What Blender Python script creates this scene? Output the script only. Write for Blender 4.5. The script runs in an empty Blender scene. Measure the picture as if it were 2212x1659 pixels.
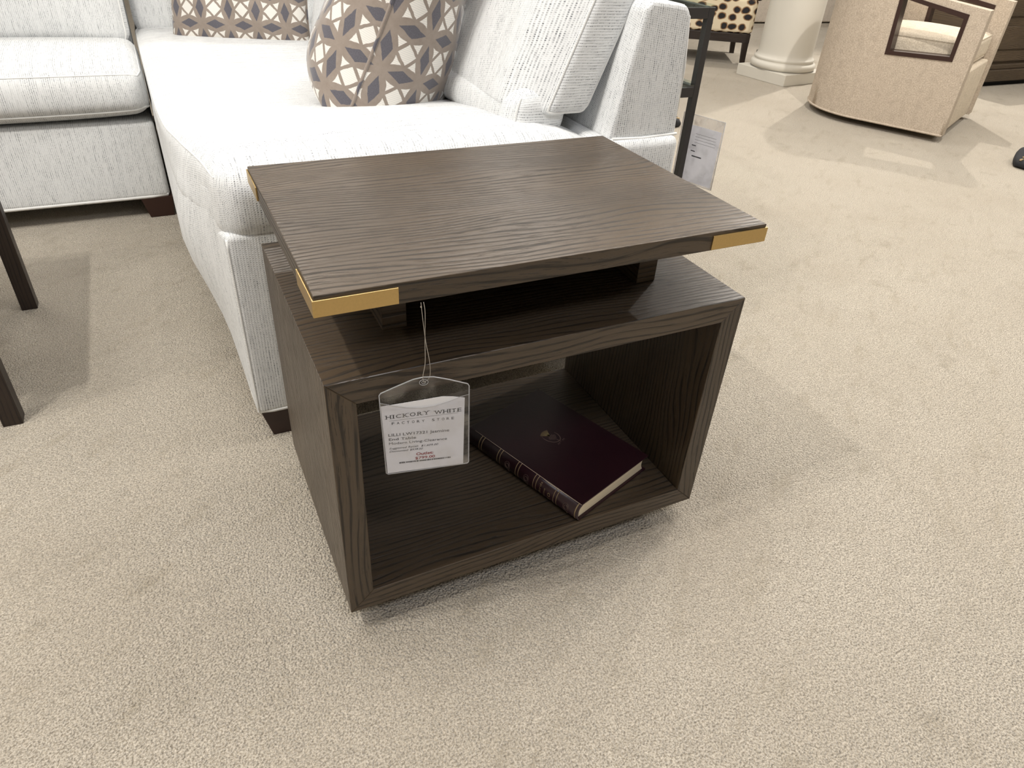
import bpy, bmesh, math, random
from mathutils import Vector, Matrix
random.seed(7)
S = bpy.context.scene
COL = S.collection
PI = math.pi

# ------------------------------------------------------------------ materials
def new_mat(name):
    m = bpy.data.materials.new(name); m.use_nodes = True
    nt = m.node_tree; nt.nodes.clear()
    out = nt.nodes.new('ShaderNodeOutputMaterial')
    b = nt.nodes.new('ShaderNodeBsdfPrincipled')
    nt.links.new(b.outputs[0], out.inputs[0])
    return m, nt, b
class NB:
    def __init__(s, nt): s.nt = nt
    def n(s, t, **kw):
        nd = s.nt.nodes.new(t)
        for k, v in kw.items(): setattr(nd, k, v)
        return nd
    def l(s, a, b): s.nt.links.new(a, b)
    def put(s, sock, v):
        if hasattr(v, 'is_linked') or isinstance(v, bpy.types.NodeSocket): s.l(v, sock)
        else: sock.default_value = v
    def m(s, op, a, b=None, c=None, clamp=False):
        nd = s.n('ShaderNodeMath', operation=op); nd.use_clamp = clamp
        s.put(nd.inputs[0], a)
        if b is not None: s.put(nd.inputs[1], b)
        if c is not None: s.put(nd.inputs[2], c)
        return nd.outputs[0]
    def xyz(s, v):
        nd = s.n('ShaderNodeSeparateXYZ'); s.l(v, nd.inputs[0]); return nd.outputs
    def comb(s, x, y, z=0.0):
        nd = s.n('ShaderNodeCombineXYZ'); s.put(nd.inputs[0], x); s.put(nd.inputs[1], y); s.put(nd.inputs[2], z)
        return nd.outputs[0]
    def noise(s, vec, scale, detail=2, rough=.5):
        nd = s.n('ShaderNodeTexNoise'); s.l(vec, nd.inputs['Vector'])
        nd.inputs['Scale'].default_value = scale; nd.inputs['Detail'].default_value = detail
        nd.inputs['Roughness'].default_value = rough
        return nd.outputs[0]
    def ss(s, v, a, b, lo=0.0, hi=1.0):
        nd = s.n('ShaderNodeMapRange', interpolation_type='SMOOTHSTEP')
        s.put(nd.inputs[0], v); nd.inputs[1].default_value = a; nd.inputs[2].default_value = b
        nd.inputs[3].default_value = lo; nd.inputs[4].default_value = hi
        return nd.outputs[0]
    def mix(s, f, a, b):
        nd = s.n('ShaderNodeMix', data_type='RGBA')
        s.put(nd.inputs[0], f)
        for i, v in ((6, a), (7, b)):
            if isinstance(v, tuple): nd.inputs[i].default_value = (*v, 1) if len(v) == 3 else v
            else: s.l(v, nd.inputs[i])
        return nd.outputs[2]
    def bump(s, h, strength, dist=.001):
        nd = s.n('ShaderNodeBump'); s.l(h, nd.inputs['Height'])
        nd.inputs['Strength'].default_value = strength; nd.inputs['Distance'].default_value = dist
        return nd.outputs[0]
    def uv(s):
        return s.n('ShaderNodeTexCoord').outputs['UV']
    def obj(s):
        return s.n('ShaderNodeTexCoord').outputs['Object']

def plain(name, col, rough=.5, metal=0, spec=.5, noise=0, nscale=40):
    m, nt, b = new_mat(name); N = NB(nt)
    b.inputs['Roughness'].default_value = rough; b.inputs['Metallic'].default_value = metal
    b.inputs['Specular IOR Level'].default_value = spec
    if noise:
        f = N.noise(N.obj(), nscale, 4)
        c = N.mix(f, tuple(x*(1-noise) for x in col), tuple(min(1, x*(1+noise)) for x in col))
        N.l(c, b.inputs['Base Color'])
    else: b.inputs['Base Color'].default_value = (*col, 1)
    return m

def fabric_mat(name, light, dark, amount=.9):
    m, nt, b = new_mat(name); N = NB(nt)
    u, v, _ = N.xyz(N.uv())
    uw = N.m('ADD', u, N.m('MULTIPLY', N.m('SUBTRACT', N.noise(N.uv(), 14, 1), .5), .004))
    cu = N.m('MULTIPLY', uw, 1/.0052)
    ci = N.m('FLOOR', cu); cf = N.m('FRACT', cu)
    vv = N.m('ADD', v, N.m('MULTIPLY', ci, .0617))
    dv = N.m('MULTIPLY', vv, 1/.0038)
    df = N.m('FRACT', dv)
    col_tone = N.noise(N.comb(N.m('MULTIPLY', ci, .37), N.m('MULTIPLY', v, 2.5)), 1.0, 2)
    slub = N.noise(N.comb(N.m('MULTIPLY', u, 420), N.m('MULTIPLY', v, 26)), 1.0, 2)
    dx = N.m('ABSOLUTE', N.m('SUBTRACT', cf, .5)); dy = N.m('ABSOLUTE', N.m('SUBTRACT', df, .5))
    dot = N.m('MULTIPLY', N.ss(dx, .12, .30, 1, 0), N.ss(dy, .22, .42, 1, 0))
    band = N.ss(N.m('ADD', N.m('MULTIPLY', col_tone, .6), N.m('MULTIPLY', slub, .5)), .42, .68)
    wn = N.n('ShaderNodeTexWhiteNoise', noise_dimensions='2D'); N.l(N.comb(ci, N.m('FLOOR', dv)), wn.inputs['Vector'])
    dot = N.m('MULTIPLY', dot, N.m('ADD', N.m('MULTIPLY', wn.outputs['Value'], .75), .25))
    f = N.m('MULTIPLY', dot, N.m('ADD', N.m('MULTIPLY', band, amount), .12), clamp=True)
    streak = N.ss(slub, .5, .75, 0, .22)
    f2 = N.m('ADD', f, streak, clamp=True)
    c = N.mix(f2, light, dark)
    N.l(c, b.inputs['Base Color'])
    b.inputs['Roughness'].default_value = .92; b.inputs['Specular IOR Level'].default_value = .15
    b.inputs['Sheen Weight'].default_value = .12
    h = N.m('SUBTRACT', N.m('MULTIPLY', slub, .35), dot)
    N.l(N.bump(h, .55, .0012), b.inputs['Normal'])
    return m

def wood_mat(name, base, dark, rough=.42, spec=.4):
    # u runs along the grain, v across it (metres)
    m, nt, b = new_mat(name); N = NB(nt)
    u, v, _ = N.xyz(N.uv())
    low = N.noise(N.comb(N.m('MULTIPLY', u, 1.5), N.m('MULTIPLY', v, 5)), 1, 2, .5)
    wob = N.noise(N.comb(N.m('MULTIPLY', u, 5), N.m('MULTIPLY', v, 30)), 1, 2)
    w = N.m('ADD', v, N.m('ADD', N.m('MULTIPLY', low, .13), N.m('MULTIPLY', wob, .009)))
    ring = N.m('SINE', N.m('MULTIPLY', w, 2*PI/.0098))
    brk = N.noise(N.comb(N.m('MULTIPLY', u, 11), N.m('MULTIPLY', w, 300)), 1, 2)
    lines = N.m('MULTIPLY', N.ss(ring, .45, .97), N.ss(brk, .36, .60))
    soft_ring = N.ss(ring, -.6, 1.0, 0, .22)
    pore = N.noise(N.comb(N.m('MULTIPLY', u, 30), N.m('MULTIPLY', w, 800)), 1, 3, .6)
    pk = N.ss(pore, .55, .63)
    patch = N.ss(N.noise(N.comb(N.m('MULTIPLY', u, 3), N.m('MULTIPLY', w, 40)), 1, 2), .38, .62, .15, .8)
    dk = N.m('ADD', N.m('ADD', lines, soft_ring), N.m('MULTIPLY', pk, patch), clamp=True)
    tone = N.noise(N.comb(N.m('MULTIPLY', u, 1.3), N.m('MULTIPLY', v, 5)), 1, 2)
    base2 = N.mix(N.ss(tone, .3, .7), tuple(x*.82 for x in base), tuple(x*1.15 for x in base))
    c = N.mix(N.m('MULTIPLY', dk, .82), base2, dark)
    N.l(c, b.inputs['Base Color'])
    N.l(N.ss(dk, 0, 1, rough, rough+.2), b.inputs['Roughness'])
    b.inputs['Specular IOR Level'].default_value = spec
    N.l(N.bump(N.m('MULTIPLY', dk, -1), .6, .0008), b.inputs['Normal'])
    return m

def carpet_mat():
    m, nt, b = new_mat('carpet_pile'); N = NB(nt)
    o = N.obj()
    vo = N.n('ShaderNodeTexVoronoi'); N.l(o, vo.inputs['Vector']); vo.inputs['Scale'].default_value = 240
    tuft = vo.outputs['Distance']
    fine = N.noise(o, 330, 2, .6)
    mid = N.noise(o, 95, 2)
    x, y, z = N.xyz(o)
    r = N.comb(N.m('ADD', N.m('MULTIPLY', x, .8), N.m('MULTIPLY', y, .6)), N.m('MULTIPLY', N.m('SUBTRACT', N.m('MULTIPLY', y, .8), N.m('MULTIPLY', x, .6)), 3.2))
    streak = N.noise(r, 6, 5, .62)
    blotch = N.noise(o, 2.3, 5, .6)
    spot = N.noise(o, 7.5, 6, .65)
    c = N.mix(N.ss(fine, .32, .64), (.33, .282, .215), (.66, .592, .492))
    c = N.mix(N.ss(streak, .53, .72, 0, .42), c, (.36, .305, .22))
    c = N.mix(N.ss(spot, .57, .72, 0, .42), c, (.33, .28, .205))
    c = N.mix(N.ss(blotch, .40, .7, 0, .30), c, (.43, .365, .28))
    N.l(c, b.inputs['Base Color'])
    b.inputs['Roughness'].default_value = .97; b.inputs['Specular IOR Level'].default_value = .08
    b.inputs['Sheen Weight'].default_value = .15
    h = N.m('ADD', N.m('MULTIPLY', tuft, -1.0), N.m('ADD', N.m('MULTIPLY', fine, .9), N.m('MULTIPLY', mid, .5)))
    N.l(N.bump(h, 1.0, .005), b.inputs['Normal'])
    return m

def circles_mat(cell=.096):
    # interlocking velvet circles: taupe bands, charcoal lozenges, pale squares and triangles
    m, nt, b = new_mat('circle_velvet'); N = NB(nt)
    u, v, _ = N.xyz(N.uv())
    wu = N.noise(N.uv(), 60, 2)
    ou = N.m('MULTIPLY', N.m('SUBTRACT', wu, .5), .004)
    a = N.m('ABSOLUTE', N.m('SUBTRACT', N.m('FRACT', N.m('MULTIPLY', N.m('ADD', u, ou), 1/cell)), .5))
    bb = N.m('ABSOLUTE', N.m('SUBTRACT', N.m('FRACT', N.m('MULTIPLY', N.m('ADD', v, ou), 1/cell)), .5))
    def arc(p, q):
        d = N.m('SQRT', N.m('ADD', N.m('POWER', N.m('SUBTRACT', 1.0, p), 2), N.m('POWER', q, 2)))
        return N.m('SUBTRACT', .7071, d)          # >0 inside the lens
    la, lb = arc(a, bb), arc(bb, a)
    band = N.m('MAXIMUM', N.ss(la, -.052, -.038), N.ss(lb, -.052, -.038))
    dia = N.m('SUBTRACT', N.m('ADD', a, bb), .285)
    band = N.m('MAXIMUM', band, N.ss(N.m('ABSOLUTE', dia), .046, .062, 1, 0))
    def rhomb(p, q):
        return N.m('ADD', N.m('MULTIPLY', N.m('SUBTRACT', .5, p), 1/.148), N.m('MULTIPLY', q, 1/.335))
    lens = N.m('MAXIMUM', N.ss(rhomb(a, bb), .96, 1.06, 1, 0), N.ss(rhomb(bb, a), .96, 1.06, 1, 0))
    tex = N.noise(N.uv(), 420, 2)
    ribs = N.m('SINE', N.m('MULTIPLY', v, 2*PI/.0042))
    pale = N.mix(N.ss(ribs, -1, 1), (.72, .70, .66), (.84, .80, .73))
    dark = N.mix(tex, (.075, .072, .085), (.155, .148, .170))
    taupe = N.mix(N.noise(N.uv(), 45, 4, .7), (.225, .180, .147), (.36, .305, .26))
    c = N.mix(band, pale, taupe)
    c = N.mix(lens, c, dark)
    N.l(c, b.inputs['Base Color'])
    b.inputs['Roughness'].default_value = .55; b.inputs['Specular IOR Level'].default_value = .3
    b.inputs['Sheen Weight'].default_value = .5; b.inputs['Sheen Roughness'].default_value = .35
    h = N.m('ADD', band, N.m('MULTIPLY', tex, .3))
    N.l(N.bump(h, .4, .0015), b.inputs['Normal'])
    return m

def boucle_mat(name, c1, c2):
    m, nt, b = new_mat(name); N = NB(nt)
    o = N.obj()
    f = N.noise(o, 150, 3, .7); g = N.noise(o, 28, 3)
    c = N.mix(N.ss(f, .3, .7), c1, c2)
    c = N.mix(N.ss(g, .45, .7, 0, .35), c, tuple(x*.86 for x in c1))
    N.l(c, b.inputs['Base Color'])
    b.inputs['Roughness'].default_value = .95; b.inputs['Specular IOR Level'].default_value = .1
    N.l(N.bump(f, .5, .004), b.inputs['Normal'])
    return m

def leopard_mat():
    m, nt, b = new_mat('spotted_velvet'); N = NB(nt)
    x, y, z = N.xyz(N.uv())
    wob = N.noise(N.uv(), 16, 2)
    vec = N.comb(N.m('MULTIPLY', N.m('ADD', x, N.m('MULTIPLY', wob, .03)), 12.5), N.m('MULTIPLY', N.m('ADD', y, N.m('MULTIPLY', wob, -.02)), 17))
    vo = N.n('ShaderNodeTexVoronoi', voronoi_dimensions='2D'); N.l(vec, vo.inputs['Vector']); vo.inputs['Scale'].default_value = 1
    vo.inputs['Randomness'].default_value = .45
    d = vo.outputs['Distance']
    c = N.mix(N.ss(d, .33, .46), (.23, .12, .05), (.70, .60, .43))
    c = N.mix(N.ss(d, .27, .33), (.012, .010, .012), c)
    N.l(c, b.inputs['Base Color']); b.inputs['Roughness'].default_value = .8
    return m

def page_mat():
    m, nt, b = new_mat('paper_pages'); N = NB(nt)
    x, y, z = N.xyz(N.obj())
    f = N.noise(N.comb(N.m('MULTIPLY', x, 4), N.m('MULTIPLY', y, 4), N.m('MULTIPLY', z, 900)), 1, 3, .7)
    N.l(N.mix(f, (.52, .42, .27), (.84, .76, .60)), b.inputs['Base Color'])
    b.inputs['Roughness'].default_value = .8
    return m

def leather_mat():
    m, nt, b = new_mat('maroon_leather'); N = NB(nt)
    o = N.obj()
    f = N.noise(o, 260, 4, .7); g = N.noise(o, 14, 4)
    c = N.mix(g, (.018, .006, .009), (.034, .009, .014))
    N.l(c, b.inputs['Base Color'])
    b.inputs['Roughness'].default_value = .34
    N.l(N.bump(f, .35, .0006), b.inputs['Normal'])
    return m

def clear_mat(name, tint, gloss):
    m = bpy.data.materials.new(name); m.use_nodes = True
    nt = m.node_tree; nt.nodes.clear(); N = NB(nt)
    out = N.n('ShaderNodeOutputMaterial')
    t = N.n('ShaderNodeBsdfTransparent'); t.inputs[0].default_value = (*tint, 1)
    g = N.n('ShaderNodeBsdfGlossy'); g.inputs['Roughness'].default_value = .12
    f = N.noise(N.obj(), 30, 3)
    mx = N.n('ShaderNodeMixShader')
    N.l(N.ss(f, .42, .68, gloss*.35, gloss*1.7), mx.inputs[0])
    bp = N.bump(f, .5, .004); N.l(bp, g.inputs['Normal'])
    N.l(t.outputs[0], mx.inputs[1]); N.l(g.outputs[0], mx.inputs[2]); N.l(mx.outputs[0], out.inputs[0])
    return m

M = {}
M['carpet'] = carpet_mat()
M['fabric'] = fabric_mat('slub_weave', (.775, .785, .785), (.16, .17, .185), .8)
M['wood'] = wood_mat('dark_oak', (.078, .054, .033), (.010, .0072, .0045), .34, .55)
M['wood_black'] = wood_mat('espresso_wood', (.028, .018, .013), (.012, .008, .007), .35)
M['foot'] = plain('mahogany_stain', (.030, .010, .006), .35)
M['piping'] = fabric_mat('welt_cloth', (.80, .80, .78), (.45, .46, .46), .4)
M['velvet'] = circles_mat()
M['brass'] = plain('brushed_brass', (.62, .44, .19), .36, 1.0, .5, .08, 300)
M['leather'] = leather_mat()
M['pages'] = page_mat()
M['hinge'] = plain('worn_cloth', (.62, .50, .38), .8)
M['gilt'] = plain('gilt', (.60, .46, .27), .42, .6)
M['gilt_dim'] = plain('worn_gilt', (.26, .18, .15), .5, .3)
M['gilt_fan'] = plain('old_gilt', (.40, .30, .15), .5, .4)
M['pouch'] = clear_mat('clear_vinyl', (.95, .95, .96), .07)
M['pouch_rim'] = plain('vinyl_rim', (.42, .42, .43), .25)
M['paper'] = plain('white_paper', (.83, .83, .85), .8)
nt_ = M['paper'].node_tree; n_ = NB(nt_)
d_ = n_.n('ShaderNodeBsdfDiffuse'); d_.inputs[0].default_value = (.84, .84, .86, 1)
t_ = n_.n('ShaderNodeBsdfTranslucent'); t_.inputs[0].default_value = (.84, .84, .86, 1)
x_ = n_.n('ShaderNodeMixShader'); x_.inputs[0].default_value = .6
n_.l(d_.outputs[0], x_.inputs[1]); n_.l(t_.outputs[0], x_.inputs[2])
n_.l(x_.outputs[0], [q for q in nt_.nodes if q.type == 'OUTPUT_MATERIAL'][0].inputs[0])
M['card'] = plain('card_stock', (.86, .86, .88), .7)
M['ink'] = plain('black_ink', (.02, .02, .022), .8)
M['ink_grey'] = plain('grey_ink', (.05, .05, .055), .8)
M['ink_red'] = plain('red_ink', (.30, .012, .016), .8)
M['string'] = plain('nylon_string', (.42, .38, .32), .5)
M['iron'] = plain('dark_iron', (.030, .027, .026), .5, .2)
M['glass'] = clear_mat('shelf_glass', (.90, .95, .92), .14)
M['boucle'] = boucle_mat('beige_tweed', (.43, .355, .28), (.60, .515, .415))
M['boucle_light'] = boucle_mat('cream_tweed', (.56, .48, .37), (.76, .67, .54))
M['plaster'] = plain('column_paint', (.62, .59, .52), .55, 0, .3, .04, 6)
M['wall'] = plain('wall_paint', (.66, .62, .55), .85, 0, .2, .03, 2)
M['ceil'] = plain('ceiling_paint', (.75, .73, .69), .9, 0, .2, .02, 3)
M['leopard'] = leopard_mat()
M['black'] = plain('black_cloth', (.010, .010, .012), .85)
M['linen'] = boucle_mat('cream_linen', (.66, .58, .49), (.80, .72, .63))
M['blush'] = plain('blush_welt', (.40, .24, .17), .8)
M['carved'] = wood_mat('weathered_walnut', (.10, .070, .042), (.028, .019, .012), .5)

# ------------------------------------------------------------------ object helpers
def link(name, bm, mat, parent=None, smooth=False, bevel=0, seg=2):
    me = bpy.data.meshes.new(name)
    bmesh.ops.recalc_face_normals(bm, faces=bm.faces)
    bm.to_mesh(me); bm.free()
    o = bpy.data.objects.new(name, me); COL.objects.link(o)
    if mat: me.materials.append(mat)
    if smooth:
        for p in me.polygons: p.use_smooth = True
    if bevel:
        md = o.modifiers.new('bevel', 'BEVEL'); md.width = bevel; md.segments = seg; md.limit_method = 'ANGLE'
        md.harden_normals = False
    if parent is not None: o.parent = parent
    return o
def thing(name, label, cat, group=None, loc=(0, 0, 0), rz=0):
    o = bpy.data.objects.new(name, None); COL.objects.link(o)
    o.empty_display_size = .1
    o.location = loc; o.rotation_euler = (0, 0, rz)
    o['label'] = label; o['category'] = cat
    if group: o['group'] = group
    return o
def tag(o, label, cat, group=None):
    o['label'] = label; o['category'] = cat
    if group: o['group'] = group
    return o

def uv_layer(bm):
    return bm.loops.layers.uv.verify()
def box(bm, lo, hi, grain='x', off=None, M4=None):
    lo = Vector(lo); hi = Vector(hi)
    if off is None: off = (random.random()*5, random.random()*5)
    L = uv_layer(bm)
    vs = {}
    for i in (0, 1):
        for j in (0, 1):
            for k in (0, 1):
                p = Vector(((lo, hi)[i].x, (lo, hi)[j].y, (lo, hi)[k].z))
                vs[i, j, k] = (bm.verts.new(M4 @ p if M4 else p), p)
    g = 'xyz'.index(grain)
    for ax in range(3):
        for s in (0, 1):
            o1, o2 = [q for q in range(3) if q != ax]
            keys = []
            for (p, q) in ((0, 0), (1, 0), (1, 1), (0, 1)):
                t = [0, 0, 0]; t[ax] = s; t[o1] = p; t[o2] = q; keys.append(tuple(t))
            f = bm.faces.new([vs[k][0] for k in keys])
            for lp, k in zip(f.loops, keys):
                p = vs[k][1]
                if ax == g: uu, vv = p[o1]*.3, p[o2]
                else:
                    oth = o2 if o1 == g else o1
                    uu, vv = p[g], p[oth] + .5*ax + (p[ax] if False else 0)
                lp[L].uv = (uu + off[0], vv + off[1])
    return bm
def boxes(name, mat, parent, *args, bevel=0, grain='x'):
    bm = bmesh.new()
    for a in args: box(bm, a[0], a[1], a[2] if len(a) > 2 else grain)
    return link(name, bm, mat, parent, bevel=bevel)

def frame_along(d):
    d = d.normalized(); a = Vector((0, 0, 1)) if abs(d.z) < .9 else Vector((1, 0, 0))
    x = a.cross(d).normalized(); y = d.cross(x).normalized()
    return x, y
def tube(bm, pts, r, n=8, closed=False):
    pts = [Vector(p) for p in pts]; N = len(pts); rings = []
    L = uv_layer(bm); x = None
    for i, p in enumerate(pts):
        if closed: d = pts[(i+1) % N] - pts[i-1]
        else: d = pts[min(i+1, N-1)] - pts[max(i-1, 0)]
        d.normalize()
        if x is None: x, y = frame_along(d)
        else:
            x = (x - d*x.dot(d)).normalized(); y = d.cross(x)
        rings.append([bm.verts.new(p + x*(r*math.cos(2*PI*k/n)) + y*(r*math.sin(2*PI*k/n))) for k in range(n)])
    s = 0
    for i in range(N if closed else N-1):
        a, b = rings[i], rings[(i+1) % N]
        seg = (pts[(i+1) % N]-pts[i]).length
        for k in range(n):
            f = bm.faces.new((a[k], a[(k+1) % n], b[(k+1) % n], b[k])); f.smooth = True
            for lp, q in zip(f.loops, ((k, s), (k+1, s), (k+1, s+seg), (k, s+seg))):
                lp[L].uv = (q[0]*.002, q[1])
        s += seg
    if not closed:
        bm.faces.new(rings[0][::-1]); bm.faces.new(rings[-1])
def prism(bm, poly, axis, a, b, uvs=1.0):
    """poly of 2d points swept along an axis ('x','y','z')"""
    L = uv_layer(bm)
    def P(q, t):
        if axis == 'y': return Vector((q[0], t, q[1]))
        if axis == 'x': return Vector((t, q[0], q[1]))
        return Vector((q[0], q[1], t))
    A = [bm.verts.new(P(q, a)) for q in poly]; B = [bm.verts.new(P(q, b)) for q in poly]
    n = len(poly); s = 0
    for f, t in ((bm.faces.new(A[::-1]), 0), (bm.faces.new(B), 0)):
        for lp in f.loops:
            co = lp.vert.co
            q = (co.x, co.z) if axis == 'y' else ((co.y, co.z) if axis == 'x' else (co.x, co.y))
            lp[L].uv = q
    for i in range(n):
        j = (i+1) % n
        seg = (Vector(poly[j])-Vector(poly[i])).length
        f = bm.faces.new((A[i], A[j], B[j], B[i]))
        for lp, q in zip(f.loops, ((a, s), (a, s+seg), (b, s+seg), (b, s))): lp[L].uv = q
        s += seg
def lathe(bm, prof, n=40, c=(0, 0)):
    rings = []
    L = uv_layer(bm)
    for r, z in prof:
        rings.append([bm.verts.new((c[0]+r*math.cos(2*PI*k/n), c[1]+r*math.sin(2*PI*k/n), z)) for k in range(n)])
    for a, b in zip(rings, rings[1:]):
        for k in range(n):
            f = bm.faces.new((a[k], a[(k+1) % n], b[(k+1) % n], b[k])); f.smooth = True
    bm.faces.new(rings[0][::-1]); bm.faces.new(rings[-1])

def axis_pts(lo, hi, r, n):
    if hi-lo <= 2*r*1.02: r = (hi-lo)*.49
    a = [lo + r*t for t in (0, .3, .55, .78)]
    b = [hi - r*t for t in (.78, .55, .3, 0)]
    mid = [lo+r+(hi-lo-2*r)*k/n for k in range(n+1)]
    return a+mid+b
class Soft:
    """a rounded upholstered block; fn(p, u, v, w) displaces points, u v w run -1..1"""
    def __init__(s, lo, hi, r, fn=None, n=(12, 12, 6), thread=('z', 'z', 'x')):
        s.lo = Vector(lo); s.hi = Vector(hi); s.r = r; s.fn = fn; s.n = n; s.thread = thread; s.border = None
    def mp(s, p):
        p = Vector(p); inner = Vector(p); 
        for i in range(3):
            rr = min(s.r, (s.hi[i]-s.lo[i])*.49)
            inner[i] = min(max(p[i], s.lo[i]+rr), s.hi[i]-rr)
        d = p-inner
        if d.length > 1e-9:
            # keep flat faces flat, round only where two or three axes meet
            k = sum(1 for i in range(3) if abs(d[i]) > 1e-7)
            if k > 1: p = inner + d.normalized()*max(abs(d[i]) for i in range(3))
        if s.fn:
            c = (s.lo+s.hi)/2; h = (s.hi-s.lo)/2
            p = s.fn(p.copy(), *[(p[i]-c[i])/h[i] for i in range(3)])
        return p
    def build(s, bm):
        L = uv_layer(bm); cache = {}
        ax = [axis_pts(s.lo[i], s.hi[i], s.r, s.n[i]) for i in range(3)]
        def V(p):
            k = tuple(round(c, 6) for c in p)
            if k not in cache: cache[k] = bm.verts.new(s.mp(p))
            return cache[k]
        for a in range(3):
            o1, o2 = [q for q in range(3) if q != a]
            th = 'xyz'.index(s.thread[a])
            if th == a: th = o2
            th0 = th
            ot = o2 if th == o1 else o1
            for side in (s.lo[a], s.hi[a]):
                for i in range(len(ax[o1])-1):
                    for j in range(len(ax[o2])-1):
                        ps = []
                        for (p, q) in ((i, j), (i+1, j), (i+1, j+1), (i, j+1)):
                            t = [0, 0, 0]; t[a] = side; t[o1] = ax[o1][p]; t[o2] = ax[o2][q]; ps.append(t)
                        f = bm.faces.new([V(t) for t in ps]); f.smooth = True
                        th = s.border(a, ps, th0) if s.border else th0; ot = o2 if th == o1 else o1
                        for lp, t in zip(f.loops, ps): lp[L].uv = (t[ot]+3, t[th]+3)
        return bm
    def path(s, pts, per=24):
        out = []
        for a, b in zip(pts, pts[1:]):
            a = Vector(a); b = Vector(b)
            for k in range(per): out.append(s.mp(a.lerp(b, k/per)))
        out.append(s.mp(pts[-1]))
        return out
def soft(name, mat, parent, sb):
    bm = bmesh.new(); sb.build(bm)
    return link(name, bm, mat, parent)
def welt(name, parent, pts, r=.0035, mat=None, closed=False):
    bm = bmesh.new(); tube(bm, pts, r, 6, closed)
    return link(name, bm, mat or M['piping'], parent)
def sm(x, a, b):
    t = min(1, max(0, (x-a)/(b-a))); return t*t*(3-2*t)
def taper_foot(bm, x0, x1, y0, y1, z0, z1, k, front):
    """square furniture foot; the corner at (front) keeps plumb, the other sides taper by k"""
    top = [(x0, y0), (x1, y0), (x1, y1), (x0, y1)]
    bot = [(x0+k*(0 if 'l' in front else 1), y0+k*.0), (x1-k, y0), (x1-k, y1-k), (x0+k*(0 if 'l' in front else 1), y1-k)]
    A = [bm.verts.new((x, y, z1)) for x, y in top]; B = [bm.verts.new((x, y, z0)) for x, y in bot]
    bm.faces.new(A); bm.faces.new(B[::-1])
    for i in range(4): bm.faces.new((B[i], B[(i+1) % 4], A[(i+1) % 4], A[i]))

def text_mesh(bm, txt, x0, x1, z, hgt, T, shear=0.0, bold=0.0, slope=0.0):
    """lettering fitted between x0 and x1 on a baseline z, cap height hgt; T maps (x, z) to 3-D"""
    cu = bpy.data.curves.new('lettering', 'FONT'); cu.body = txt; cu.size = 1; cu.shear = shear; cu.offset = bold
    cu.resolution_u = 3
    ob = bpy.data.objects.new('lettering', cu); COL.objects.link(ob)
    dg = bpy.context.evaluated_depsgraph_get(); dg.update()
    me = ob.evaluated_get(dg).to_mesh()
    xs = [v.co.x for v in me.vertices]; a, b = min(xs), max(xs)
    sx = (x1-x0)/(b-a); sy = hgt/.69
    base = len(bm.verts)
    vs = [bm.verts.new(T(x0+(v.co.x-a)*sx, z+v.co.y*sy+slope*(v.co.x-a)*sx)) for v in me.vertices]
    for p in me.polygons:
        try: bm.faces.new([vs[i] for i in p.vertices])
        except ValueError: pass
    ob.evaluated_get(dg).to_mesh_clear()
    bpy.data.objects.remove(ob); bpy.data.curves.remove(cu)
def quad(bm, T, x0, x1, z0, z1):
    bm.faces.new([bm.verts.new(T(x, z)) for x, z in ((x0, z0), (x1, z0), (x1, z1), (x0, z1))])

# ------------------------------------------------------------------ room
def struct(name, mat, *args):
    o = boxes(name, mat, None, *args); o['kind'] = 'structure'; return o
X0, X1, Y0, Y1, H = -4.5, 10.5, -3.5, 10.5, 2.9
struct('floor', M['carpet'], ((X0, Y0, -.1), (X1, Y1, 0)))
struct('ceiling', M['ceil'], ((X0, Y0, H), (X1, Y1, H+.1)))
struct('wall_left', M['wall'], ((X0-.1, Y0, 0), (X0, Y1, H)))
struct('wall_right', M['wall'], ((X1, Y0, 0), (X1+.1, Y1, H)))
struct('wall_front', M['wall'], ((X0, Y0-.1, 0), (X1, Y0, H)))
struct('wall_back', M['wall'], ((X0, Y1, 0), (X1, Y1+.1, H)))

# ------------------------------------------------------------------ end table
ZB, BW, BD, BH, TK = .045, .660, .4367, .4367, .0378
et = thing('end_table', 'dark brown oak end table with brass corner plates and open cubby', 'end table')
zt = ZB+BH
def mitre(name, poly, grain):
    """one board of the mitred case: poly in (x, z), swept from front to back"""
    bm = bmesh.new(); L = uv_layer(bm); o = (random.random()*4, random.random()*4)
    A = [bm.verts.new((x, 0, z)) for x, z in poly]; B = [bm.verts.new((x, BD, z)) for x, z in poly]
    fs = [bm.faces.new(A), bm.faces.new(B[::-1])]
    for i in range(4):
        fs.append(bm.faces.new((A[i], A[(i+1) % 4], B[(i+1) % 4], B[i])))
    for f in fs:
        f.normal_update()
        for lp in f.loops:
            c = lp.vert.co
            if grain == 'x': lp[L].uv = (c.x+o[0], (c.y if abs(f.normal.y) < .5 else c.z+.7)+o[1])
            else: lp[L].uv = (c.z+o[0], (c.y if abs(f.normal.y) < .5 else c.x+.7)+o[1])
    return link(name, bm, M['wood'], et, bevel=.0008, seg=1)
mitre('top_panel', [(0, zt), (TK, zt-TK), (BW-TK, zt-TK), (BW, zt)], 'x')
mitre('bottom_panel', [(0, ZB), (BW, ZB), (BW-TK, ZB+TK), (TK, ZB+TK)], 'x')
mitre('side_panel', [(0, ZB), (TK, ZB+TK), (TK, zt-TK), (0, zt)], 'z')
mitre('side_panel', [(BW, ZB), (BW, zt), (BW-TK, zt-TK), (BW-TK, ZB+TK)], 'z')
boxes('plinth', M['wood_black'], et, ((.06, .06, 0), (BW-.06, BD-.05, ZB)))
S0, S1 = .5759, .6044
sx0, sx1, sy0, sy1 = 0.0, .6603, -.001, .4571
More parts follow.
